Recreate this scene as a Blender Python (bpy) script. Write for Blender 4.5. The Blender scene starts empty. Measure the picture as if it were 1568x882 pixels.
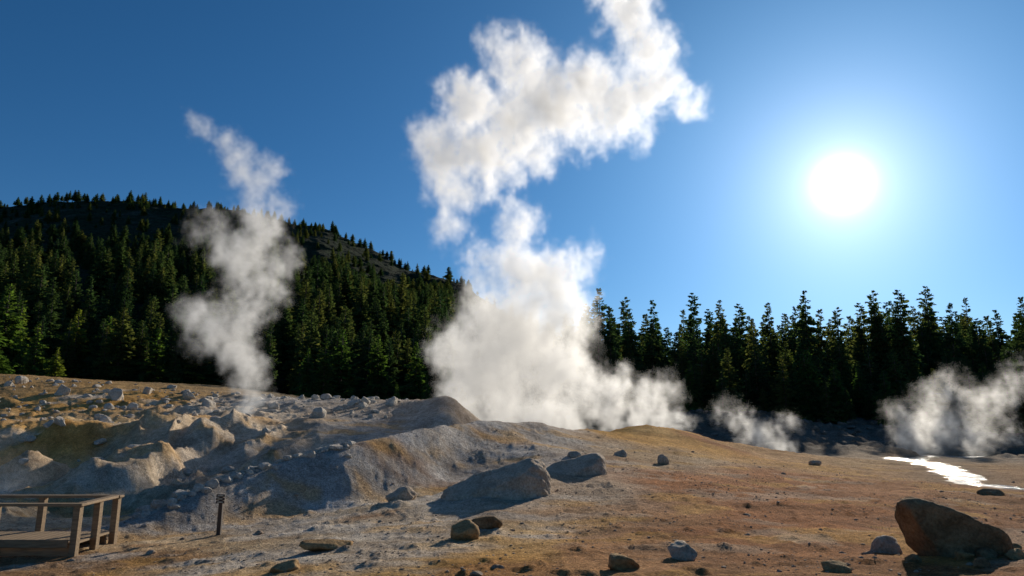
import bpy, math, numpy as np
from mathutils import Vector, Matrix
D=bpy.data; scn=bpy.context.scene
F=1045.0; PITCH=math.atan(0.2); CP,SP=math.cos(PITCH),math.sin(PITCH)
CZ=2.0
def ray(u,v):
    xc=(u-784)/F; yc=(441-v)/F
    return np.array([xc, CP-yc*SP, SP+yc*CP])
def P(u,v,Y):
    d=ray(u,v); d=d*(Y/d[1]); return np.array([d[0],d[1],d[2]+CZ])
# ------------------------------------------------------------ noise
def _h(ix,iy,s):
    n=(ix.astype(np.int64)*374761393+iy.astype(np.int64)*668265263+s*1442695041)&0xffffffff
    n=((n^(n>>13))*1274126177)&0xffffffff
    n=n^(n>>16)
    return (n&0xffff)/65535.0
def vnoise(x,y,s=0):
    ix=np.floor(x);iy=np.floor(y);fx=x-ix;fy=y-iy
    fx=fx*fx*fx*(fx*(fx*6-15)+10);fy=fy*fy*fy*(fy*(fy*6-15)+10)
    a=_h(ix,iy,s);b=_h(ix+1,iy,s);c=_h(ix,iy+1,s);d=_h(ix+1,iy+1,s)
    return (a*(1-fx)+b*fx)*(1-fy)+(c*(1-fx)+d*fx)*fy
def fbm(x,y,o=4,s=0,g=.5):
    t=0;a=1;n=0
    for i in range(o):
        t=t+a*(vnoise(x*2**i+13.7*i,y*2**i+7.1*i,s+i)-.5)*2;n+=a;a*=g
    return t/n
def ridged(x,y,o=4,s=0):
    t=0;a=1;n=0
    for i in range(o):
        r=1-np.abs(vnoise(x*2**i+3.7*i,y*2**i+9.1*i,s+i)*2-1);t=t+a*r*r;n+=a;a*=.5
    return t/n
def sst(a,b,x):
    t=np.clip((x-a)/(b-a),0,1);return t*t*(3-2*t)
# ------------------------------------------------------------ terrain control
cols={
 -250:[(882,12),(830,17),(790,24),(770,27),(735,30),(705,33),(660,34.8),(645,40),(600,52),(570,62)],
 0:[(882,11.5),(855,13),(815,17.5),(790,22),(772,26.5),(740,30),(705,33),(657,34.5),(648,40),(615,48),(585,56),(573,61)],
 100:[(882,11.3),(855,13),(815,17.5),(790,22),(772,26),(745,28.5),(712,32.5),(660,34.2),(646,40),(615,48),(590,56),(580,61)],
 200:[(770,25),(735,28.5),(702,32),(656,33.8),(643,39),(625,46),(600,54),(592,58)],
 310:[(720,28),(695,32),(658,33.8),(644,39),(628,45),(610,52),(604,56)],
 440:[(685,32),(655,37),(633,43),(618,48)],
 540:[(668,34),(645,39),(625,43.5),(618,46)],
 640:[(648,38),(630,41.5),(613,45)],
 690:[(635,38),(620,41),(607,43)],
 820:[(760,17),(720,21.5),(690,26),(665,30)],
 900:[(882,9),(840,11),(800,13.7),(760,17.2),(720,22),(690,27.5),(670,32),(657,36.5)],
 970:[(882,8.8),(840,11),(800,13.7),(760,17.2),(720,22.5),(690,30),(668,36),(652,42)],
 1050:[(882,8.6),(840,11),(800,13.7),(750,18.5),(715,25),(690,32),(672,38),(659,43)],
 1130:[(882,8.6),(840,10.8),(800,13.7),(750,19),(720,25.5),(700,34),(685,42),(680,46)],
 1220:[(882,8.5),(840,10.8),(800,14),(750,20),(720,28),(705,38),(697,48),(690,62),(660,72),(640,82)],
 1400:[(882,8.5),(830,12),(780,17),(740,24.5),(715,36),(705,46),(698,58),(691,72),(660,88),(645,98)],
 1568:[(882,8.3),(830,12),(790,16),(760,21),(740,27),(720,35),(700,52),(692,72),(670,90),(652,103)],
 1800:[(882,8.3),(830,12),(790,16),(760,21),(740,27),(720,35),(702,52),(692,72),(670,90),(652,103)],
}
ctl=[]
for u,l in cols.items():
    for v,Y in l: ctl.append(P(u,v,Y))
def zrow(u,Y,zr):
    p=P(u,700,Y); p[2]=zr+CZ; return p
def hid(u,Y,zr): ctl.append(zrow(u,Y,zr))
us=np.arange(200,761,28)
def line(tab):
    tab=np.array(tab,float);f=[np.interp(us,tab[:,0],tab[:,k]) for k in range(1,tab.shape[1])]
    return np.array([P(u,a,b) for u,a,b in zip(us,*f)])
Tl=line([(200,824,15.2),(310,803,16.5),(440,783,18.2),(540,765,19.3),(640,742,21.7),(690,725,23.6),(760,700,25.4)])
El=line([(200,802,16.3),(310,750,17.6),(440,702,20.1),(540,682,21.6),(640,657,24.9),(690,648,27.1),(740,641,29.7),(820,645,33)])
A0=line([(200,882,11),(440,882,9.5),(760,882,9)]);A1=line([(200,850,13),(440,835,12.4),(560,835,11.8),(760,840,11)])
A2=line([(200,836,14),(440,806,15.8),(560,795,15.3),(640,785,15.8),(760,780,15)])
A3=line([(200,830,14.6),(440,794,17),(560,778,17.2),(640,762,18.3),(760,740,19)])
for L_ in (A0,A1,A2,A3,Tl,El): ctl.extend(list(L_))
for f in (.33,.67):
    m_=Tl*(1-f)+El*f; m_[:,2]+=.03; ctl.extend(list(m_))
Hh=np.array([(200,19,-2.9),(310,20.2,-2.9),(440,22.8,-2.6),(540,24.6,-1.9),(640,28,-1.3),(690,31,-.7),(740,34.5,-.7),(820,37,-.8)])
H2=np.array([(200,22,-2.9),(310,24.5,-2.9),(440,28,-2.3),(540,30,-1.6),(640,33.5,-.9),(690,35,-.5),(740,42,-1.5)])
for H_ in(Hh,H2):
    for u in us: ctl.append(zrow(u,np.interp(u,H_[:,0],H_[:,1]),np.interp(u,H_[:,0],H_[:,2])))
ctl.append(P(820,645,33));
for v,Y in((882,9),(840,11),(800,13.6)): ctl.append(P(820,v,Y))
for u in(-250,0,100,200,310): hid(u,75,4.2)
hid(440,60,2.2);hid(540,58,1.8);hid(640,56,1.2);hid(690,52,.8)
hid(740,55,-2);hid(820,37,-.8);hid(820,43,-1.5);hid(820,55,-2)
hid(900,42,-1.0);hid(900,52,-2.0);hid(970,52,-2.2);hid(1050,54,-2.6);hid(1130,56,-2.7)
for u in(740,820,900,970,1050,1130): hid(u,68,-1.8);hid(u,82,.6)
for u in(-250,0,200,440,640,820,1050,1220,1400,1568,1800): hid(u,130,4.5 if u<700 else 3.0)
for th in(-1,-.5,0,.5,1):
    for r in(1.5,4.5): ctl.append(np.array([math.sin(th)*r,math.cos(th)*r,CZ-1.75+ (0 if r<2 else -.02)]))
ctl=np.array(ctl)
def Q(x,y):
    th=np.clip(np.arctan2(x,y),-1.0,1.0); r=np.clip(np.hypot(x,y),1.5,135)
    return np.stack([th*2.4,np.log(r)*2.0],-1)
qc=Q(ctl[:,0],ctl[:,1]); n=len(qc)
def kern(d2): return np.sqrt(d2+.045**2)
A=kern(((qc[:,None]-qc[None])**2).sum(-1))-np.eye(n)*0.005
Pm=np.c_[np.ones(n),qc]
M=np.block([[A,Pm],[Pm.T,np.zeros((3,3))]])
sol=np.linalg.solve(M,np.r_[ctl[:,2],0,0,0])
def base_h(x,y):
    x=np.atleast_1d(x).astype(float);y=np.atleast_1d(y).astype(float)
    q=Q(x,y).reshape(-1,2);out=np.empty(len(q))
    for i in range(0,len(q),30000):
        c=q[i:i+30000]
        d2=(c[:,0:1]-qc[:,0])**2+(c[:,1:2]-qc[:,1])**2
        out[i:i+30000]=kern(d2)@sol[:n]+sol[n]+c@sol[n+1:]
    return out.reshape(x.shape)
STR=[(1700,695,68,3.6),(1560,696,64,3.2),(1460,697,60,2.6),(1395,699,56,1.6),(1385,703,49,1.0),(1420,709,42,.75),(1448,717,36,.65),(1470,727,30,.5),(1475,736,27.5,.42),(1510,744,25.5,.42),(1580,751,23.5,.42),(1680,756,22,.42)]
sp=np.array([np.r_[P(a,b,c)[:2],d] for a,b,c,d in STR])
def stream_d(x,y):
    best=np.full(x.shape,1e9)
    for i in range(len(sp)-1):
        a=sp[i];b=sp[i+1];ab=b[:2]-a[:2]
        t=np.clip(((x-a[0])*ab[0]+(y-a[1])*ab[1])/(ab@ab),0,1)
        d=np.hypot(x-a[0]-t*ab[0],y-a[1]-t*ab[1])-(a[2]+(b[2]-a[2])*t)
        best=np.minimum(best,d)
    return best
HUMPS=[(45,725,29.5,2.0,1.1),(135,758,27,1.0,.75),(10,745,28.5,1.5,.7),(-40,700,31,2,1.),(205,715,30,1.2,.6)]
HUMPS=[(P(a,b,c)[0],c,r,h) for a,b,c,r,h in HUMPS]
def height(x,y,detail=True):
    x=np.atleast_1d(x).astype(float);y=np.atleast_1d(y).astype(float)
    r=np.hypot(x,y); th=np.arctan2(x,y)
    if not detail: return base_h(x,y)
    cliff=sst(25,30,r)*(1-sst(56,66,r))*(1-sst(-.42,-.20,th))
    mx=cliff*fbm(x*.16,y*.05,3,500)*2.6
    z=base_h(x,y+mx)
    bench=sst(38,46,r)
    bank=sst(60,70,r)*(1-sst(100,120,r))*sst(.0,.1,th)
    wx=fbm(x*.25,y*.25,3,50)*2.2; wy=fbm(x*.25,y*.25,3,60)*2.2
    z=z+cliff*((ridged((x+wx)*.24,(y+wy)*.10,3,3)-.5)*(1.7-.95*bench)+fbm(x*.7,y*.7,4,8)*.26)
    for hx_,hy_,hr_,hh_ in HUMPS: z=z+hh_*np.exp(-(((x-hx_)/hr_)**2+((y-hy_)/hr_)**2))
    z=z+bank*(ridged(x*.13,y*.16,5,21)-.45)*1.6
    sd=stream_d(x,y); m=sst(0,1.5,sd)
    z=z+m*(fbm(x*.22,y*.22,3,31)*.10+fbm(x*1.1,y*1.1,5,35,.6)*.055*(1+cliff)+(ridged(x*.55,y*.4,4,77)-.5)*.08)
    z=z+m*np.clip(fbm(x*3.1,y*3.1,3,91)-.25,0,1)*.10
    sn=sd+fbm(x*.9,y*.9,4,66)*1.0
    z=z-.14*(1-sst(-.5,.5,sn))
    return z
# ------------------------------------------------------------ helpers
def mesh_np(name,V,Fc,mat=None,smooth=True,col=None):
    me=D.meshes.new(name);V=np.asarray(V,dtype=np.float32);Fc=np.asarray(Fc,dtype=np.int32)
    k=Fc.shape[1]
    me.vertices.add(len(V));me.vertices.foreach_set('co',V.ravel())
    me.loops.add(Fc.size);me.loops.foreach_set('vertex_index',Fc.ravel())
    me.polygons.add(len(Fc));me.polygons.foreach_set('loop_start',np.arange(0,Fc.size,k,dtype=np.int32))
    me.polygons.foreach_set('loop_total',np.full(len(Fc),k,dtype=np.int32))
    me.polygons.foreach_set('use_smooth',np.full(len(Fc),smooth,dtype=bool))
    me.update(calc_edges=True)
    if col is not None:
        a=me.color_attributes.new('Col','FLOAT_COLOR','POINT')
        a.data.foreach_set('color',np.c_[col,np.ones(len(col))].astype(np.float32).ravel())
    if mat: me.materials.append(mat)
    return me
def obj(name,me,parent=None):
    o=D.objects.new(name,me);scn.collection.objects.link(o)
    if parent:o.parent=parent
    return o
class NT:
    def __init__(s,t): s.t=t
    def n(s,ty,ins=None,**kw):
        nd=s.t.nodes.new(ty)
        for k,v in kw.items(): setattr(nd,k,v)
        for k,v in (ins or {}).items():
            if isinstance(v,bpy.types.NodeSocket): s.t.links.new(v,nd.inputs[k])
            else: nd.inputs[k].default_value=v
        return nd
    def m(s,op,a,b=0.0,c=None,clamp=False):
        nd=s.n('ShaderNodeMath',operation=op,use_clamp=clamp)
        for i,v in enumerate([a,b]+([c] if c is not None else [])):
            if isinstance(v,bpy.types.NodeSocket): s.t.links.new(v,nd.inputs[i])
            else: nd.inputs[i].default_value=v
        return nd.outputs[0]
    def l(s,a,b): s.t.links.new(a,b)
def newmat(name):
    m=D.materials.new(name);m.use_nodes=True;t=m.node_tree;t.nodes.clear()
    N=NT(t);out=N.n('ShaderNodeOutputMaterial');return m,N,out
def ramp(N,fac,stops):
    r=N.n('ShaderNodeValToRGB',{'Fac':fac});e=r.color_ramp.elements
    while len(e)<len(stops): e.new(.5)
    for i,(p,c) in enumerate(stops):
        e[i].position=p;e[i].color=(*c,1) if len(c)==3 else c
    return r.outputs[0]
def mix(N,f,a,b,bt='MIX'):
    nd=N.n('ShaderNodeMix',data_type='RGBA',blend_type=bt)
    for k,v in ((0,f),(6,a),(7,b)):
        if isinstance(v,bpy.types.NodeSocket): N.l(v,nd.inputs[k])
        else: nd.inputs[k].default_value=v if k==0 else (*v,1)
    return nd.outputs[2]
def noise(N,sc,det=5,rough=.6,vec=None,out=0):
    ins={'Scale':sc,'Detail':det,'Roughness':rough}
    if vec is not None: ins['Vector']=vec
    return N.n('ShaderNodeTexNoise',ins).outputs[out]
# ------------------------------------------------------------ materials
def ground_mat():
    m,N,out=newmat('thermal_ground');geo=N.n('ShaderNodeNewGeometry').outputs['Position']
    c=N.n('ShaderNodeVertexColor',layer_name='Col').outputs[0]
    n1=noise(N,.6,8,.65,geo);n2=noise(N,5,8,.7,geo);n3=noise(N,26,5,.7,geo)
    f=ramp(N,n1,[(.3,(.64,.58,.52)),(.7,(1.34,1.34,1.33))])
    c=mix(N,1,c,f,'MULTIPLY')
    f=ramp(N,n2,[(.3,(.62,.58,.54)),(.72,(1.35,1.35,1.34))]);c=mix(N,1,c,f,'MULTIPLY')
    f=ramp(N,n3,[(.34,(.52,.48,.44)),(.5,(1,1,1)),(.68,(1.55,1.53,1.5))]);c=mix(N,1,c,f,'MULTIPLY')
    v=N.n('ShaderNodeTexVoronoi',{'Vector':geo,'Scale':11.0,'Randomness':1.0})
    peb=ramp(N,v.outputs['Distance'],[(.10,(1,1,1)),(.26,(0,0,0))])
    c=mix(N,N.m('MULTIPLY',peb,.18),c,(.50,.44,.36))
    h=N.m('ADD',N.m('MULTIPLY',n2,.8),N.m('MULTIPLY',n3,.34)); h=N.m('ADD',h,N.m('MULTIPLY',peb,.12))
    b=N.n('ShaderNodeBump',{'Height':h,'Strength':.9,'Distance':.15})
    p=N.n('ShaderNodeBsdfPrincipled',{'Base Color':c,'Roughness':1.0,'Normal':b.outputs[0]})
    p.inputs['Specular IOR Level'].default_value=.04
    N.l(p.outputs[0],out.inputs[0]);return m
def rock_mat(name,ca,cb,sc=3.):
    m,N,out=newmat(name);geo=N.n('ShaderNodeNewGeometry').outputs['Position']
    n1=noise(N,sc,8,.65,geo);n2=noise(N,sc*7,6,.7,geo)
    c=ramp(N,n1,[(.32,ca),(.68,cb)])
    c=mix(N,1,c,ramp(N,n2,[(.3,(.6,.56,.53)),(.7,(1.35,1.35,1.35))]),'MULTIPLY')
    vo=N.n('ShaderNodeTexVoronoi',{'Vector':geo,'Scale':sc*1.1},feature='DISTANCE_TO_EDGE').outputs['Distance']
    cr=N.m('MULTIPLY',N.m('LESS_THAN',vo,.02),-.25)
    h=N.m('ADD',N.m('ADD',n1,N.m('MULTIPLY',n2,.4)),cr)
    b=N.n('ShaderNodeBump',{'Height':h,'Strength':.9,'Distance':.11})
    p=N.n('ShaderNodeBsdfPrincipled',{'Base Color':c,'Roughness':.95,'Normal':b.outputs[0]})
    p.inputs['Specular IOR Level'].default_value=.12
    N.l(p.outputs[0],out.inputs[0]);return m
def hill_mat():
    m,N,out=newmat('hillside');geo=N.n('ShaderNodeNewGeometry').outputs['Position']
    n1=noise(N,.03,8,.7,geo);n2=noise(N,.35,8,.75,geo)
    c=ramp(N,n1,[(.36,(.018,.036,.016)),(.54,(.032,.046,.026)),(.72,(.10,.105,.085))])
    c=mix(N,1,c,ramp(N,n2,[(.32,(.25,.25,.25)),(.55,(1,1,1)),(.7,(2.2,2.2,2.1))]),'MULTIPLY')
    b=N.n('ShaderNodeBump',{'Height':n2,'Strength':1.,'Distance':2.5})
    p=N.n('ShaderNodeBsdfPrincipled',{'Base Color':c,'Roughness':1,'Normal':b.outputs[0]})
    p.inputs['Specular IOR Level'].default_value=.05
    N.l(p.outputs[0],out.inputs[0]);return m
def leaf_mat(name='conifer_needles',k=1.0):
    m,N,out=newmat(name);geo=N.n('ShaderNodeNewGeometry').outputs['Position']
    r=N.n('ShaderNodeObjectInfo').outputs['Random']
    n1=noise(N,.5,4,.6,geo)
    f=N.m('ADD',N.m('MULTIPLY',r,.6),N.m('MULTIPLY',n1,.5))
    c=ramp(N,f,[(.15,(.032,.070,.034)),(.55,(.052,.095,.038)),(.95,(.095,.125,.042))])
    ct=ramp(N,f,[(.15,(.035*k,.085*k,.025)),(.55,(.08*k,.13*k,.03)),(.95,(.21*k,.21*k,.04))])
    d=N.n('ShaderNodeBsdfDiffuse',{'Color':c});t=N.n('ShaderNodeBsdfTranslucent',{'Color':ct})
    s=N.n('ShaderNodeMixShader',{0:.45,1:d.outputs[0],2:t.outputs[0]})
    N.l(s.outputs[0],out.inputs[0]);return m
def simple(name,c,rough=.8,sc=8,var=.35,stretch=None):
    m,N,out=newmat(name);v=N.n('ShaderNodeTexCoord').outputs['Object']
    if stretch: v=N.n('ShaderNodeMapping',{'Vector':v,'Scale':stretch}).outputs[0]
    n1=noise(N,sc,6,.6,v)
    cc=ramp(N,n1,[(.3,tuple(x*(1-var) for x in c)),(.7,tuple(x*(1+var) for x in c))])
    b=N.n('ShaderNodeBump',{'Height':n1,'Strength':.4,'Distance':.02})
    p=N.n('ShaderNodeBsdfPrincipled',{'Base Color':cc,'Roughness':rough,'Normal':b.outputs[0]})
    N.l(p.outputs[0],out.inputs[0]);return m
def water_mat():
    m,N,out=newmat('water');geo=N.n('ShaderNodeNewGeometry').outputs['Position']
    n1=noise(N,2.2,5,.65,geo);b=N.n('ShaderNodeBump',{'Height':n1,'Strength':.9,'Distance':.10})
    p=N.n('ShaderNodeBsdfPrincipled',{'Base Color':(.12,.10,.08,1),'Roughness':.12,'Normal':b.outputs[0],'IOR':1.33})
    # shallow runoff: wet mud breaks through the film of water
    n2=noise(N,.9,6,.7,geo);f=ramp(N,n2,[(.44,(0,0,0)),(.56,(1,1,1))])
    q=N.n('ShaderNodeBsdfPrincipled',{'Base Color':(.17,.145,.12,1),'Roughness':.75,'Normal':b.outputs[0]})
    q.inputs['Specular IOR Level'].default_value=.35
    s=N.n('ShaderNodeMixShader',{0:N.m('MULTIPLY',f,.85),1:p.outputs[0],2:q.outputs[0]})
    N.l(s.outputs[0],out.inputs[0]);return m
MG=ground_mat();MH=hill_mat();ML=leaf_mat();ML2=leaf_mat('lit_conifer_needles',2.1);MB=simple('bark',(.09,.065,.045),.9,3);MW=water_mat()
MR=rock_mat('pale_rock',(.36,.32,.27),(.66,.60,.51));MRO=rock_mat('ochre_rock',(.28,.16,.07),(.52,.35,.17))
MRD=rock_mat('brown_rock',(.13,.08,.04),(.38,.25,.13));MRG=rock_mat('grey_tan_rock',(.38,.29,.21),(.62,.51,.39))
MGV=rock_mat('gravel_stone',(.28,.20,.14),(.50,.40,.30))
MBK=rock_mat('bank_rock',(.09,.08,.065),(.24,.21,.18))
MWD=simple('weathered_timber',(.24,.16,.085),.8,3,.35,(1,9,9))
# ------------------------------------------------------------ ground sheet
ths=np.unique(np.r_[np.linspace(-math.pi,-.80,50),np.linspace(-.80,.80,1000),np.linspace(.80,math.pi,50)])
rs=np.r_[0.3,np.exp(np.linspace(math.log(1.5),math.log(135),520)),np.exp(np.linspace(math.log(145),math.log(6000),30))]
TT,RR=np.meshgrid(ths,rs);X=RR*np.sin(TT);Yg=RR*np.cos(TT)
Z=height(X.ravel(),Yg.ravel())
G=(.40,.38,.36);T=(.48,.36,.225);BR=(.36,.150,.055);OC=(.54,.30,.08);PC=(.58,.49,.38);DK=(.15,.13,.11)
cz=[(0,882,11,T),(150,860,13,T),(300,850,13,T),(450,860,11,T),(600,840,12,T),(600,870,9.5,(.45,.29,.12)),(760,870,9.5,(.40,.21,.08)),(750,820,12.5,T),(900,850,11,(.40,.21,.095)),
 (400,740,19.2,G),(300,780,17.2,G),(500,720,20.7,G),(600,690,23.5,G),(640,670,25,G),(740,650,29,G),(740,690,25,(.46,.42,.38)),(820,660,31,(.44,.41,.38)),(860,690,26,(.46,.41,.36)),(700,740,20,(.48,.42,.34)),(600,775,17.5,(.50,.41,.30)),(680,770,17,(.50,.44,.37)),(560,820,13,(.50,.43,.34)),
 (800,760,17,(.48,.38,.29)),(900,740,19,(.47,.36,.26)),(880,790,14.5,(.44,.28,.16)),
 (960,665,37,OC),(1010,672,38,(.56,.36,.14)),(1060,680,36,OC),(1000,655,41,OC),(1100,690,38,BR),(960,700,28,(.46,.33,.20)),
 (1050,740,20,BR),(1150,760,18,BR),(1250,740,23,BR),(1300,780,17,BR),(1100,820,12.5,BR),(1250,850,10.5,(.33,.15,.06)),(1400,760,21,(.35,.17,.075)),(1500,800,15,(.31,.155,.075)),(1500,860,10,(.30,.15,.07)),(1000,800,14,(.39,.20,.09)),(1200,800,14,BR),
 (1200,705,38,(.44,.27,.13)),(1350,712,38,(.40,.26,.13)),(1500,725,33,(.36,.22,.12)),(1350,700,50,(.38,.29,.2)),(1560,700,52,(.38,.3,.22)),
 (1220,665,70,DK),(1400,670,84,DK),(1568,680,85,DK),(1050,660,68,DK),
 (50,780,24,(.50,.42,.31)),(20,730,29,(.58,.45,.30)),(60,700,31,(.58,.43,.26)),(130,700,32,(.56,.46,.34)),(60,680,34,(.58,.34,.11)),(150,650,37,(.54,.38,.19)),(200,700,32,(.56,.47,.37)),(300,690,31,(.54,.46,.37)),(220,660,37,(.55,.44,.31)),(350,660,37,PC),(300,630,44,(.48,.38,.27)),(150,610,50,(.48,.29,.10)),(50,590,57,(.42,.27,.12)),(420,650,38,PC),(400,620,48,G),
 (540,650,38,G),(620,630,42,(.45,.39,.33)),(690,620,42,(.45,.38,.32)),(440,690,31,(.50,.42,.34)),
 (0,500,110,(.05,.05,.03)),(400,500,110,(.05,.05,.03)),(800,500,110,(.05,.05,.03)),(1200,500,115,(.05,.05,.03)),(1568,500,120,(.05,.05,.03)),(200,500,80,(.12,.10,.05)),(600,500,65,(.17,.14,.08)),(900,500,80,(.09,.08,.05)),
 (0,500,3,T),(1500,500,3,BR)]
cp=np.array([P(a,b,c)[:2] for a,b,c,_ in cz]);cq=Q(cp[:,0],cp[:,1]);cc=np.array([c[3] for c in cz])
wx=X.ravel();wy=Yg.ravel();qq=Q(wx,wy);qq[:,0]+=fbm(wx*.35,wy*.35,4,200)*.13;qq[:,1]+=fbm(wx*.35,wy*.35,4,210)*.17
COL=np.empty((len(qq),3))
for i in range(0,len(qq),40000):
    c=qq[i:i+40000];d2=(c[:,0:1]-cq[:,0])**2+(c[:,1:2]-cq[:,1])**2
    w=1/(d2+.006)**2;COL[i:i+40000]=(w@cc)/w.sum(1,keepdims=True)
rr=np.hypot(wx,wy);thh=np.arctan2(wx,wy)
cl=sst(26,30,rr)*(1-sst(60,68,rr))*(1-sst(-.42,-.20,thh))
def blend(mask,c):
    global COL
    COL=COL*(1-mask[:,None])+np.array(c)*mask[:,None]
blend(sst(.05,.45,fbm(wx*.18,wy*.18,4,300))*cl*.6,[.56,.31,.09])
blend(sst(.10,.45,fbm(wx*.35,wy*.35,4,320))*cl*.65,[.72,.65,.55])
near=1-sst(24,34,rr)
blend(near*sst(.08,.38,fbm(wx*.28,wy*.5,5,350))*.65,[.26,.13,.055])
blend((1-sst(30,40,rr))*sst(.03,.38,fbm(wx*.4,wy*.7,5,370))*.6*(1-sst(.02,.2,thh)),[.54,.51,.47])
blend((1-sst(36,48,rr))*sst(.14,.42,fbm(wx*.5,wy*.8,5,390))*.55,[.55,.32,.09])
blend(sst(8,12,rr)*near*sst(.2,.45,fbm(wx*.8,wy*1.1,5,395))*.4*sst(.0,.15,thh),[.50,.42,.33])
sd=stream_d(wx,wy);blend((1-sst(0,2.2,sd))*.6,[.20,.15,.10])
nr,nt=X.shape;idx=np.arange(nr*nt).reshape(nr,nt)
Fc=np.stack([idx[:-1,:-1],idx[:-1,1:],idx[1:,1:],idx[1:,:-1]],-1).reshape(-1,4)[:,::-1]
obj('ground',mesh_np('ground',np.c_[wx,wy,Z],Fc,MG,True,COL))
# ------------------------------------------------------------ stream
pts=[]
for i in range(len(sp)-1):
    for t in np.linspace(0,1,14,endpoint=False): pts.append(sp[i]*(1-t)+sp[i+1]*t)
pts=np.array(pts);k=np.ones(9)/9
for c in range(3): pts[4:-4,c]=np.convolve(pts[:,c],k,'valid')
tan=np.gradient(pts[:,:2],axis=0);tan/=np.linalg.norm(tan,axis=1)[:,None]
nor=np.c_[-tan[:,1],tan[:,0]];VV=[]
zc=base_h(pts[:,0],pts[:,1])-.05
zc[4:-4]=np.convolve(zc,k,'valid')
W=9
for i,p in enumerate(pts):
    for j in range(W):
        s=(j/(W-1)*2-1);q=p[:2]+nor[i]*s*(p[2]+.4);VV.append([q[0],q[1],zc[i]])
VV=np.array(VV);ii=np.arange(len(VV)).reshape(-1,W)
obj('stream_water',mesh_np('stream_water',VV,np.stack([ii[:-1,:-1],ii[1:,:-1],ii[1:,1:],ii[:-1,1:]],-1).reshape(-1,4),MW))
# ------------------------------------------------------------ hill
HC=[(-500,350,430),(-200,330,440),(0,318,450),(70,306,450),(200,308,450),(340,322,440),(450,340,425),(500,350,415),(560,380,400),(610,406,385),(680,424,360),(705,438,350),(760,470,330),(830,520,300),(930,600,260),(1050,660,230)]
hp=np.array([P(a,b,c) for a,b,c in HC]);hth=np.arctan2(hp[:,0],hp[:,1]);hr=np.hypot(hp[:,0],hp[:,1]);hz=hp[:,2]
def hill_h(x,y):
    th=np.arctan2(x,y);r=np.hypot(x,y)
    rc=np.interp(th,hth,hr);zc=np.interp(th,hth,hz);zb=3.0
    t=np.clip((r-100)/(rc-100),0,1)
    z=zb+(zc-zb)*t**1.12-np.clip(r-rc,0,None)*.35-np.clip(100-r,0,None)*.2
    z=z+(fbm(x*.012,y*.012,4,400)*9*t*(1-t)*2+fbm(x*.05,y*.05,5,410,.6)*3.2*np.clip(t*2,0,1))
    return z
t1=np.linspace(-1.35,.28,620);r1=np.r_[np.linspace(92,520,330),np.linspace(530,900,20)]
T1,R1=np.meshgrid(t1,r1);hx=(R1*np.sin(T1)).ravel();hy=(R1*np.cos(T1)).ravel();hzz=hill_h(hx,hy)
ii=np.arange(len(hx)).reshape(T1.shape)
obj('hill',mesh_np('hill',np.c_[hx,hy,hzz],np.stack([ii[:-1,:-1],ii[:-1,1:],ii[1:,1:],ii[1:,:-1]],-1).reshape(-1,4)[:,::-1],MH))
# ------------------------------------------------------------ conifers
def conifer(seed,R=.17,levels=46,droop=.35,gap=.0,bare=.05,shape=.75,leaf=None):
    rng=np.random.default_rng(seed);V=[];Fq=[];mi=[]
    def quad(a,b,c,d,m):
        k=len(V);V.extend([a,b,c,d]);Fq.append((k,k+1,k+2,k+3));mi.append(m)
    S=6;hs=np.linspace(0,1,6);prev=None
    for h in hs:
        rad=.016*(1-h)**.9+.001
        ring=[np.array([math.cos(a)*rad,math.sin(a)*rad,h*.98]) for a in np.linspace(0,2*math.pi,S,endpoint=False)]
        if prev:
            for j in range(S): quad(prev[j],prev[(j+1)%S],ring[(j+1)%S],ring[j],1)
        prev=ring
    ph=rng.uniform(0,6.28,4)
    for L in range(levels):
        t0=(L+.5)/levels
        nb=int(rng.integers(5,8)) if t0<.75 else 4
        for b in range(nb):
            if rng.random()<gap: continue
            t=min(.985,max(0,t0+rng.uniform(-.8,.8)/levels)); z=bare+(1-bare)*t
            a=rng.uniform(0,2*math.pi)
            lump=1+.22*math.sin(3*a+ph[0]+7*t)+.18*math.sin(2*a+ph[1]+23*t)+.12*math.sin(ph[2]+41*t)
            env=(1-t)**shape*(.7+.3*min(1,t*5))
            ln=R*env*lump*rng.uniform(.55,1.15)+.010
            d=np.array([math.cos(a),math.sin(a),0]);sd=np.array([-d[1],d[0],0])
            up=.55*(t-.30)
            ns=max(2,int(ln/.017))
            p0=np.array([0,0,z])
            def pt(s): return p0+d*ln*s+np.array([0,0,ln*(up*s-droop*s*s+.12*s**4)])
            for k in range(ns):
                s=(k+.6)/ns;c=pt(s);w=ln*.45*(1-s*.62)+.007
                for sg in(-1,1):
                    tip=c+sd*sg*w*rng.uniform(.6,1.1)+d*w*rng.uniform(.3,.8)+np.array([0,0,-w*rng.uniform(.05,.75)])
                    wd=.0095*rng.uniform(.7,1.4)
                    nrm=d*wd+np.array([0,0,rng.uniform(-1,1)*wd])
                    mid=(c+tip)/2
                    quad(c,mid+nrm,tip,mid-nrm+np.array([0,0,-wd*.9]),0)
            tip=pt(1.08);m_=pt(.8);wd=.009
            quad(pt(.5),m_+sd*wd,tip,m_-sd*wd+np.array([0,0,-wd]),0)
            if t<.8: quad(pt(.1),pt(.5)+np.array([0,0,.002]),pt(.9),pt(.5)-np.array([0,0,.003]),1)
    me=mesh_np('conifer_mesh',np.array(V),np.array(Fq),None,False)
    me.materials.append(leaf or ML);me.materials.append(MB);me.polygons.foreach_set('material_index',np.array(mi,dtype=np.int32))
    return me
CM=[conifer(1,.17),conifer(2,.145,50,shape=.65),conifer(3,.20,44,.28,.06,shape=.85),conifer(4,.16,46,.45,.10),conifer(5,.13,46,.3,.15,shape=.6),conifer(6,.18,42,.2,.15,shape=.9),conifer(8,.15,44,.35,.05,.03,.55),conifer(9,.19,48,.5,.1,.12,.8)]
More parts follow.
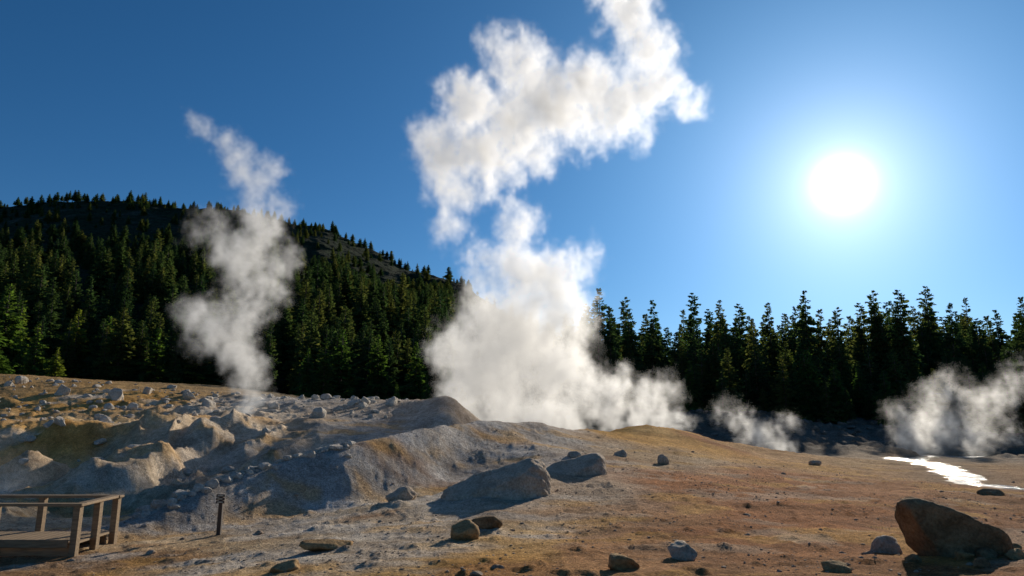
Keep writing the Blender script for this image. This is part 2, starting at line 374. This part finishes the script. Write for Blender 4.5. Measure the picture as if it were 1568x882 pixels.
CL=[conifer(21,.18,52,leaf=ML2),conifer(22,.16,54,.45,.1,.04,.7,leaf=ML2),conifer(23,.20,50,.3,.1,.03,.85,leaf=ML2)]
rng=np.random.default_rng(7)
def gz(x,y):
    g=float(height(np.array([x]),np.array([y]),False)[0]);th=math.atan2(x,y)
    if th<.28 and math.hypot(x,y)>92: g=max(g,float(hill_h(np.array([x]),np.array([y]))[0]))
    return g
def put(parent,name,u,Y,h,w=1.0,lib=None):
    lib=lib or CM
    x=P(u,500,Y)[0];o=D.objects.new(name,lib[int(rng.integers(len(lib)))]);scn.collection.objects.link(o)
    o.parent=parent;o.location=(x,Y,gz(x,Y)-.2);o.scale=(h*w,h*w,h);o.rotation_euler=(rng.normal(0,.02),rng.normal(0,.02),rng.uniform(0,6.28));return o
forest=D.objects.new('conifer_forest',None);scn.collection.objects.link(forest)
ru=[860,920,960,1000,1060,1085,1100,1130,1180,1230,1250,1280,1320,1340,1380,1420,1450,1480,1530,1568,1700,1900]
rv=[470,448,462,466,456,480,466,472,470,452,480,478,470,452,450,446,470,462,480,462,455,455]
for i in range(400):
    u=rng.uniform(840,1850);Y=rng.uniform(106,165)
    vt=np.interp(u,ru,rv)+6+abs(rng.normal(0,26))+(0 if rng.random()<.4 else 28)
    x=P(u,500,Y)[0];zt=P(u,vt,Y)[2];h=min(zt-gz(x,Y),27)
    if h<4: continue
    put(forest,'conifer',u,Y,h,rng.uniform(.8,1.15))
for a,b in zip(ru[1:],rv[1:]):
    Y=rng.uniform(108,125);x=P(a,500,Y)[0];put(forest,'conifer',a,Y,P(a,b-10,Y)[2]-gz(x,Y),.9)
for i in range(130):
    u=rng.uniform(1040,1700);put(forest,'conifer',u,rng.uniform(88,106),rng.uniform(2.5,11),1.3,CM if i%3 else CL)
for i in range(820):
    u=rng.uniform(-420,880);Y=95+175*rng.random()**1.15
    h=rng.uniform(8,15)*(1 if Y>120 else .85)
    if Y>200: h*=.8
    put(forest,'conifer',u,Y,h,rng.uniform(.95,1.35))
for i in range(1500):
    u=rng.uniform(-420,760);Y=rng.uniform(225,448);d=fbm(np.array([u*.012]),np.array([Y*.02]),3,5)[0]
    if d<-.12+(Y-300)*.0008 and rng.random()<.7: continue
    put(forest,'conifer',u,Y,rng.uniform(3,9)*(1.15 if Y<300 else .75),rng.uniform(1.3,2.0))
for i in range(170):
    u=rng.uniform(-200,720);th=math.atan2(P(u,400,100)[0],100.);rc=float(np.interp(th,hth,hr))
    Y=rc*math.cos(th)+rng.uniform(-12,3);put(forest,'conifer',u,Y,rng.uniform(2.0,6.5)*(1 if rng.random()<.85 else 1.3),rng.uniform(1.4,2.3))
for u,v,Y in [(10,432,84),(-40,440,86),(62,492,80),(95,528,76),(-10,470,79),(525,500,88),(500,515,86),(640,520,92),(582,510,93),(475,530,84),(655,575,80),(610,585,76),(300,500,98),(120,470,100),(160,480,102),(690,560,88),(245,500,96),(30,455,90)]:
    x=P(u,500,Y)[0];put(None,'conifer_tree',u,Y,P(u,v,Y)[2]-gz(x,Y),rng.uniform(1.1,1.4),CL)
# ------------------------------------------------------------ rocks
import bmesh
def ico(sub):
    bm=bmesh.new();bmesh.ops.create_icosphere(bm,subdivisions=sub,radius=1)
    V=np.array([v.co[:] for v in bm.verts]);Fx=np.array([[v.index for v in f.verts] for f in bm.faces]);bm.free();return V,Fx
IC={s:ico(s) for s in(1,2,4,5,6)}
def rock(seed,sub,scale,planes=10,rough=.04):
    r=np.random.default_rng(seed);V,Fx=IC[sub];n_=r.normal(size=(planes,3));n_/=np.linalg.norm(n_,axis=1)[:,None]
    d=r.uniform(.42,.88,planes)
    dots=V@n_.T;rad=np.where(dots>.05,d/np.maximum(dots,.05),9)
    k=42
    rad=-np.log(np.exp(-k*rad).sum(1)+np.exp(-k*1.0))/k
    W_=V*rad[:,None]
    if sub>=4:
        f=fbm(W_[:,0]*2.3+seed,W_[:,1]*2.3+W_[:,2]*1.9,5,seed%97,.6);W_=W_*(1+f[:,None]*rough*3.5)
        f=ridged(W_[:,0]*2+seed,W_[:,2]*3+W_[:,1],3,seed%91);W_=W_*(1-(f[:,None]>.8)*rough*.6)
    ex=(W_.max(0)-W_.min(0))/2;W_=(W_-(W_.max(0)+W_.min(0))/2)/ex
    return W_*np.array(scale),Fx
def place(name,uc,vb,Y,w,h,dep,seed,mat,rot=0,planes=10,cut=.30):
    V,Fx=rock(seed,5 if w>1 else 4,(w/2,dep/2,h/(1-cut)/2),planes)
    x=P(uc,vb,Y)[0];z=float(height(np.array([x]),np.array([Y]))[0])
    if rot:
        c,s=math.cos(rot),math.sin(rot);V=np.c_[V[:,0]*c-V[:,1]*s,V[:,0]*s+V[:,1]*c,V[:,2]]
    o=obj(name,mesh_np(name,V,Fx,mat));H=h/(1-cut);o.location=(x,Y,z+H/2-H*cut);return o
def wedge(name,uc,vb,Y,w,h,dep,mat,seed,rot=-.1):
    """angular slab cut by planes in real proportions: thin left tip, long sloping face, high broken right end"""
    V,Fx=IC[6]
    S=np.array([w/2,dep/2,h])
    # planes: normal (metres space), passing through point
    pl=[((-.30,-.42,.86),(.55*w/2,-.25*dep/2,.93*h)),((-.22,.25,.94),(.55*w/2,.2*dep/2,1.0*h)),((.90,-.38,.20),(.80*w/2,-.3*dep/2,.5*h)),((.93,.3,.1),(.97*w/2,0,.3*h)),
        ((.45,-.86,.24),(.55*w/2,-.72*dep/2,.2*h)),((-.10,-.93,.36),(0,-.85*dep/2,.1*h)),((-.55,.8,.2),(-.2*w/2,.7*dep/2,.2*h)),((.3,.9,.2),(.3*w/2,.9*dep/2,.2*h)),((0,0,-1),(0,0,-.3*h)),((-.75,-.55,.35),(-.9*w/2,-.25*dep/2,.05*h)),((.45,-.2,.87),(.78*w/2,0,.88*h))]
    dirs=V*S;dirs/=np.linalg.norm(dirs,axis=1)[:,None];c0=np.array([.05*w,0,.12*h]);rads=[]
    for nn,pp in pl:
        nn=np.array(nn);nn=nn/np.linalg.norm(nn);dd=(np.array(pp)-c0)@nn;dt_=dirs@nn
        rads.append(np.where(dt_>.02,dd/np.maximum(dt_,.02),99))
    R_=np.stack(rads,1);k=28/h*.6
    rad=-np.log(np.exp(-k*np.minimum(R_,w)).sum(1))/k
    W_=dirs*rad[:,None]
    f=fbm(W_[:,0]*1.8+seed,W_[:,1]*1.8+W_[:,2]*2.6,6,seed,.62);g_=ridged(W_[:,0]*1.3+seed,W_[:,1]*2.0+W_[:,2]*1.5,3,seed+5)
    W_=W_*(1+f*.10-(g_>.80)*.03)[:,None]+c0
    xx=P(uc,vb,Y)[0];zg=float(height(np.array([xx]),np.array([Y]))[0])
    o=obj(name,mesh_np(name,W_,Fx,mat));o.location=(xx,Y,zg-.02);o.rotation_euler=(0,0,rot);return o
wedge('slab_boulder',762,770,17.6,2.8,.82,1.7,MRG,11)
wedge('slab_boulder',880,733,21.2,2.2,.58,1.5,MRG,13,.1)
place('boulder',615,764,18.0,.80,.36,.8,21,MRG)
place('boulder',712,832,12.2,.50,.31,.5,22,MRO)
place('boulder',745,812,13.2,.55,.22,.4,23,MRD,.3)
place('boulder',1466,870,10.3,1.42,.80,1.2,29,MRD,.2,12,.3)
place('boulder',1358,856,11.1,.5,.26,.4,25,MRG)
place('boulder',1045,870,10.0,.40,.22,.4,26,MRG)
place('boulder',955,884,9.3,.40,.17,.4,27,MRO)
place('boulder',1280,888,9.0,.34,.12,.3,28,MRO)
place('boulder',1016,718,26,.46,.36,.4,31,MRG)
place('boulder',950,711,27,.55,.25,.4,32,MRG)
place('boulder',1248,711,33,.6,.22,.5,33,MRG)
place('boulder',500,846,11.8,.85,.17,.6,34,MRO,.2)
place('boulder',436,876,10,.45,.14,.4,35,MRO)
place('boulder',880,708,25,.5,.2,.5,36,MRG)
place('boulder',1520,760,21,.8,.2,.5,37,MRD)
for i,(u,v,Y,w) in enumerate([(1478,870,9.6,.22),(1515,862,9.7,.26),(1550,858,10.4,.26),(1505,880,9.0,.18),(1560,880,9.4,.26),(1400,872,9.6,.2)]): place('boulder',u,v,Y,w,w*.5,w,40+i,MRD if i%2 else MRO)
def scatter(name,pts,mat,sub=1,flat=.7,seed=0,sink=.25):
    r=np.random.default_rng(seed);lib=[rock(seed*100+i,sub,(1,1,1),9) for i in range(14)]
    pts=np.array(pts);z=height(pts[:,0],pts[:,1]);VS=[];FS=[];o=0
    for (x,y,s),zz in zip(pts,z):
        V,Fx=lib[int(r.integers(14))];a=r.uniform(0,6.28);c,si=math.cos(a),math.sin(a)
        sc=s*r.uniform(.6,1.2,3);sc[2]=s*flat*r.uniform(.6,1.1)
        v=V*sc;v=np.c_[v[:,0]*c-v[:,1]*si+x,v[:,0]*si+v[:,1]*c+y,v[:,2]+zz+sc[2]*(.5-sink)]
        VS.append(v);FS.append(Fx+o);o+=len(v)
    return obj(name,mesh_np(name,np.concatenate(VS),np.concatenate(FS),mat,False))
g=[]
for i in range(9000):
    th=rng.uniform(-.75,.75);r=math.exp(rng.uniform(math.log(6.5),math.log(34)))
    x,y=r*math.sin(th),r*math.cos(th)
    if vnoise(np.array([x*.5]),np.array([y*.5]),5)[0]+rng.uniform(-.3,.3)<.45: continue
    g.append((x,y,.009+.018*rng.random()**3+.018*(rng.random()<.05)*rng.random()+r*.0004))
scatter('gravel',g,MGV,1,.6,1,.45)
g=[]
for i in range(130):
    th=rng.uniform(-.72,.72);r=math.exp(rng.uniform(math.log(8),math.log(45)))
    g.append((r*math.sin(th),r*math.cos(th),.035+.07*rng.random()**2))
scatter('loose_stones',g,MGV,2,.6,2,.4)
g=[]
for i in range(600):
    u=rng.uniform(-100,640);Y=rng.uniform(38,60) if rng.random()<.85 else rng.uniform(27,40)
    if Y<40 and u>430: continue
    g.append((P(u,600,Y)[0],Y,.07+.34*rng.random()**3))
for i in range(130):
    t=rng.random();u=np.interp(t,[0,.3,.6,1],[215,310,440,540]);Y=np.interp(t,[0,.3,.6,1],[16.5,17.7,20.2,21.8])+rng.normal(0,.2)
    g.append((P(u,740,Y)[0],Y,.04+.16*rng.random()**2))
scatter('pale_rocks',g,MR,2,.75,3)
g=[]
for i in range(520):
    u=rng.uniform(1020,1750);Y=rng.uniform(72,98);g.append((P(u,600,Y)[0],Y,.15+.5*rng.random()**2))
scatter('bank_rocks',g,MBK,2,.7,4)
for i,(u,Y,w) in enumerate([(95,52,1.2),(178,50,1.3),(225,54,.9),(488,40,1.0),(600,44,.9),(320,47,1.1),(205,46,.8),(30,56,1.0),(560,45,.8),(420,44,.8),(290,53,.9),(170,45,.8)]):
    place('pale_boulder',u,610,Y,w,w*.62,w*.8,60+i,MR,i)
# ------------------------------------------------------------ boardwalk with railing
def box(V,Fq,a,b,wd,ht):
    a=np.array(a,float);b=np.array(b,float);d=b-a;d/=np.linalg.norm(d)
    up=np.array([0,0,1.]) if abs(d[2])<.9 else np.array([0,1.,0]);s=np.cross(d,up);s/=np.linalg.norm(s);up=np.cross(s,d)
    k=len(V)
    for p in(a,b):
        for i,j in((-1,-1),(1,-1),(1,1),(-1,1)): V.append(p+s*i*wd/2+up*j*ht/2)
    for f in((0,1,2,3),(7,6,5,4),(0,4,5,1),(1,5,6,2),(2,6,7,3),(3,7,4,0)): Fq.append([k+q for q in f])
def part(name,parent,beams,mat,bev=.008):
    V=[];Fq=[]
    for bm_ in beams: box(V,Fq,*bm_)
    o=obj(name,mesh_np(name,np.array(V),np.array(Fq),mat,False),parent)
    m=o.modifiers.new('b','BEVEL');m.width=bev;m.segments=2;return o
bw=D.objects.new('boardwalk',None);scn.collection.objects.link(bw)
xe=P(118,800,13.0)[0];yn,yf=13.0,14.5;zg=CZ-2.42;zt=CZ-1.46;zd=zg+.30;xl=-19
def xo(y): return xe+(y-yn)*-.10
posts=[]
for q in(0,1.5,3.0,4.5,6.0): posts.append(((xe-q,yn,zg-.3),(xe-q,yn,zt),.12,.12))
for q in(0,1.5,3.0,4.5,6.0): posts.append(((xo(yf)-q,yf,zg-.3),(xo(yf)-q,yf,zt),.12,.12))
ym=(yn+yf)/2;posts.append(((xo(ym),ym,zg-.3),(xo(ym),ym,zt),.12,.12))
part('posts',bw,posts,MWD)
part('handrails',bw,[((xe+.10,yn,zt+.025),(xl,yn,zt+.025),.17,.05),((xo(yf)+.10,yf,zt+.025),(xl,yf,zt+.025),.17,.05),
 ((xo(yn)+.0,yn+.09,zt+.027),(xo(yf),yf-.09,zt+.027),.17,.05)],MWD)
pl=[];x=xe-.1
while x>xl: pl.append(((x,yn+.08,zd),(x-.12,yf-.12,zd),.14,.04));x-=.152
part('deck_planks',bw,pl,MWD,.004)
part('joists',bw,[((xe-.07,yn+.09,zd-.13),(xl,yn+.09,zd-.13),.05,.2),((xo(yf)-.07,yf-.12,zd-.13),(xl,yf-.12,zd-.13),.05,.2),((xe-.07,yn-.085,zd+.02),(xl,yn-.085,zd+.02),.04,.14)],MWD)
# trail marker post
sx,_,_=P(335,820,15.2);sz=float(height(np.array([sx]),np.array([15.2]))[0])
tm=D.objects.new('trail_marker_sign',None);scn.collection.objects.link(tm);tm.location=(sx,15.2,sz)
MSB=simple('dark_brown_paint',(.055,.032,.02),.6,6,.2);MSW=simple('cream_lettering',(.6,.55,.42),.6)
part('post',tm,[((0,0,-.3),(0,0,.80),.085,.085)],MSB)
part('sign_panels',tm,[((-.09,-.055,.80),(.09,-.055,.80),.02,.055),((-.09,-.055,.735),(.09,-.055,.735),.02,.055),((-.09,-.055,.67),(.09,-.055,.67),.02,.055)],MSB,.004)
part('lettering',tm,[((-.06,-.067,.80),(.06,-.067,.80),.003,.014),((-.06,-.067,.735),(.045,-.067,.735),.003,.014),((-.06,-.067,.67),(.055,-.067,.67),.003,.014)],MSW,.001)
# ------------------------------------------------------------ steam
def steam_mat(name,den,glow):
    m,N,out=newmat(name)
    a=N.n('ShaderNodeAttribute',attribute_name='density').outputs['Fac']
    d=N.m('MULTIPLY',a,den)
    s=N.n('ShaderNodeVolumeScatter',{'Color':(.998,.998,.998,1),'Density':d,'Anisotropy':.48})
    # stands in for the many-times-scattered daylight inside bright white vapour
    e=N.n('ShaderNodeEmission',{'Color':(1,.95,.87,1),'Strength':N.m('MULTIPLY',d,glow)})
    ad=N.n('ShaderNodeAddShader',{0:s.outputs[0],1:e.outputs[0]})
    N.l(ad.outputs[0],out.inputs['Volume']);return m
def steam(name,blobs,Y,vox,den,seed,warp=1.0,djit=1.2,k=1.0,thr=.20,glow=.25,rf=1.35):
    r=np.random.default_rng(seed);B=[]
    for b in blobs:
        u,v,rp=b[:3];w=b[3] if len(b)>3 else 1.0
        yy=Y+(r.uniform(-djit,djit));c=P(u,v,yy);rad=rp*Y/F*rf;B.append((c,rad,w))
    C=np.array([b[0] for b in B]);Rr=np.array([b[1] for b in B])[:,None]
    mn=(C-Rr).min(0)-.6;mx=(C+Rr).max(0)+.6
    res=np.maximum(((mx-mn)/vox).astype(int),8)
    t=D.node_groups.new(name+'_field','GeometryNodeTree')
    t.interface.new_socket('Geometry',in_out='INPUT',socket_type='NodeSocketGeometry')
    t.interface.new_socket('Geometry',in_out='OUTPUT',socket_type='NodeSocketGeometry')
    N=NT(t);out=N.n('NodeGroupOutput');pos=N.n('GeometryNodeInputPosition').outputs[0]
    def vm(op,a,b=None):
        nd=N.n('ShaderNodeVectorMath',operation=op)
        for i,x in enumerate((a,b)):
            if x is None: continue
            if isinstance(x,bpy.types.NodeSocket): N.l(x,nd.inputs[i])
            else: nd.inputs[i].default_value=tuple(x)
        return nd
    off=vm('ADD',pos,(seed*17.3,seed*5.1,0)).outputs[0]
    def wn(vec,sc,amp,det,ro=.6):
        c=N.n('ShaderNodeTexNoise',{'Vector':vec,'Scale':sc,'Detail':det,'Roughness':ro}).outputs[1]
        s=vm('SUBTRACT',c,(.5,.5,.5)).outputs[0];return vm('MULTIPLY',s,(amp,amp,amp)).outputs[0]
    p=vm('ADD',pos,wn(off,.30/warp,3.2*warp,3)).outputs[0];p=vm('ADD',p,wn(off,1.1/warp,2.1*warp,5,.68)).outputs[0]
    acc=None
    for c,rad,w in B:
        d=vm('DISTANCE',p,c).outputs['Value'];d=N.m('MULTIPLY',d,1/rad)
        f=N.m('MULTIPLY',N.m('MULTIPLY',d,d),-w);f=N.m('ADD',f,w)
        acc=f if acc is None else N.m('SMOOTH_MAX',acc,f,.15)
    sw=vm('ADD',off,wn(off,.55/warp,2.6*warp,2)).outputs[0]
    sw=vm('MULTIPLY',sw,(1.2,1.,.65)).outputs[0]
    n1=N.n('ShaderNodeTexNoise',{'Vector':sw,'Scale':.95/warp,'Detail':8.,'Roughness':.72}).outputs[0]
    n1=N.m('SUBTRACT',n1,.5)
    v=N.m('ADD',acc,N.m('MULTIPLY',n1,3.3*k))
    v=N.m('SUBTRACT',v,thr);v=N.m('MULTIPLY',v,1.0,clamp=True);v=N.m('POWER',v,1.9)
    gate=N.m('MULTIPLY',acc,3.0,clamp=True);v=N.m('MULTIPLY',v,gate)
    vc=N.n('GeometryNodeVolumeCube',{'Density':v,'Min':tuple(mn),'Max':tuple(mx),'Resolution X':int(res[0]),'Resolution Y':int(res[1]),'Resolution Z':int(res[2])})
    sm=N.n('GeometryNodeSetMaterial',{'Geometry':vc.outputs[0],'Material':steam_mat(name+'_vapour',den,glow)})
    N.l(sm.outputs[0],out.inputs[0])
    me=D.meshes.new(name);o=obj(name,me);md=o.modifiers.new('field','NODES');md.node_group=t
    print('STEAM',name,res,res.prod());return o
main=[(780,620,55),(850,625,42),(720,585,48),(705,610,36),(760,560,75),(840,560,65),(700,530,44),(885,600,45),(790,500,75),(860,490,55),(740,490,45),(840,430,55),(885,400,38,.8),(790,410,48),(740,440,35,.7),(800,350,38,.85),(788,318,26,.8),
 (735,390,35,.65),(685,350,32,.7),(700,300,38,.8),(680,270,40,.9),(680,235,50),(660,205,36,.85),(740,225,58),(715,160,52),(790,190,62),(800,105,58,.9),(770,70,40,.75),(830,150,55),(860,175,58),(905,130,58),(930,180,45,.9),(960,150,52),(1005,130,48),(1055,155,32,.85),(995,75,48),(965,20,50,.9),(980,50,50,.9),(935,-30,50,.9),(820,235,42,.75),(770,265,35,.75),(740,290,30,.7),(900,215,35,.65),(980,200,30,.65),
 (930,595,42,.9),(975,615,34,.85),(1010,600,34,.75),(1005,635,28,.85),(930,640,30),(1035,645,20,.85),(750,645,30),(820,650,30),(880,650,24),(980,645,24)]
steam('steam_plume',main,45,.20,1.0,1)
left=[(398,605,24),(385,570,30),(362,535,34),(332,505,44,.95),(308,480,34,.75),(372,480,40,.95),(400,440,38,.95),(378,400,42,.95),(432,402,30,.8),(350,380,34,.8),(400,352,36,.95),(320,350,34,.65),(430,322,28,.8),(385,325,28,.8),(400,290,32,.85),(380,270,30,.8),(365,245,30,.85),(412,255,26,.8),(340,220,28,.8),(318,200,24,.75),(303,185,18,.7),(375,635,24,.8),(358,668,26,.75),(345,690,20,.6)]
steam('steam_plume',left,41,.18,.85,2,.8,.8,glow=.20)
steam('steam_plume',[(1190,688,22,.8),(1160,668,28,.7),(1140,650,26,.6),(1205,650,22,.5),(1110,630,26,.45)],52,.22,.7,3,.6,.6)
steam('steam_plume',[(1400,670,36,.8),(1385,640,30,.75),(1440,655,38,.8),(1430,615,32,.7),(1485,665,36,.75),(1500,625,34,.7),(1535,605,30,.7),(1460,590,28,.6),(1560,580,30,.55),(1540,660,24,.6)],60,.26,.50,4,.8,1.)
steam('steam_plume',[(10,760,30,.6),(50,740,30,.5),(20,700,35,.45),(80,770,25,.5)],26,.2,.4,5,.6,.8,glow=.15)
# ------------------------------------------------------------ sun & sky
sd_=ray(1290,282);sd_/=np.linalg.norm(sd_);el=math.asin(sd_[2]);az=math.atan2(sd_[0],sd_[1])
L=D.lights.new('sun','SUN');L.energy=5.0;L.angle=math.radians(.5);L.color=(1,.90,.75)
so=D.objects.new('sun',L);scn.collection.objects.link(so);so.rotation_euler=Vector(-sd_).to_track_quat('-Z','Y').to_euler();so.location=(40,60,50)
w=D.worlds.new('World');scn.world=w;w.use_nodes=True;t=w.node_tree;t.nodes.clear();N=NT(t)
sky=N.n('ShaderNodeTexSky',sky_type='NISHITA');sky.sun_disc=False;sky.sun_elevation=el;sky.sun_rotation=az
sky.altitude=2400;sky.air_density=1.0;sky.dust_density=.3;sky.ozone_density=3.0
hs=N.n('ShaderNodeHueSaturation',{'Saturation':1.25,'Color':sky.outputs[0]})
b1=N.n('ShaderNodeBackground',{'Color':hs.outputs[0],'Strength':.080})
tc=N.n('ShaderNodeTexCoord').outputs['Generated']
nv=N.n('ShaderNodeVectorMath',{0:tc},operation='NORMALIZE').outputs[0]
dt=N.n('ShaderNodeVectorMath',{0:nv,1:tuple(sd_)},operation='DOT_PRODUCT').outputs['Value']
ph=N.m('ARCCOSINE',N.m('MINIMUM',dt,.9999999))
def lobe(A_,s,e):
    q=N.m('DIVIDE',ph,s);q=N.m('MULTIPLY_ADD',q,q,1.0);return N.m('MULTIPLY',N.m('POWER',q,-e),A_)
gl=N.m('ADD',lobe(30,.016,2.4),lobe(.60,.11,1.5))
b2=N.n('ShaderNodeBackground',{'Color':(1,.98,.95,1),'Strength':gl})
b3=N.n('ShaderNodeBackground',{'Color':(.24,.62,1,1),'Strength':lobe(.48,.42,2.0)})
ad=N.n('ShaderNodeAddShader',{0:b1.outputs[0],1:b2.outputs[0]});ad=N.n('ShaderNodeAddShader',{0:ad.outputs[0],1:b3.outputs[0]})
wo=N.n('ShaderNodeOutputWorld');N.l(ad.outputs[0],wo.inputs[0])
# ------------------------------------------------------------ camera
cam=D.cameras.new('camera');cam.lens=24;cam.sensor_width=36;cam.clip_end=20000;cam.clip_start=.05
co=D.objects.new('camera',cam);scn.collection.objects.link(co);co.location=(0,0,CZ);co.rotation_euler=(math.pi/2+PITCH,0,0);scn.camera=co
scn.view_settings.view_transform='Standard';scn.view_settings.look='None';scn.view_settings.exposure=0
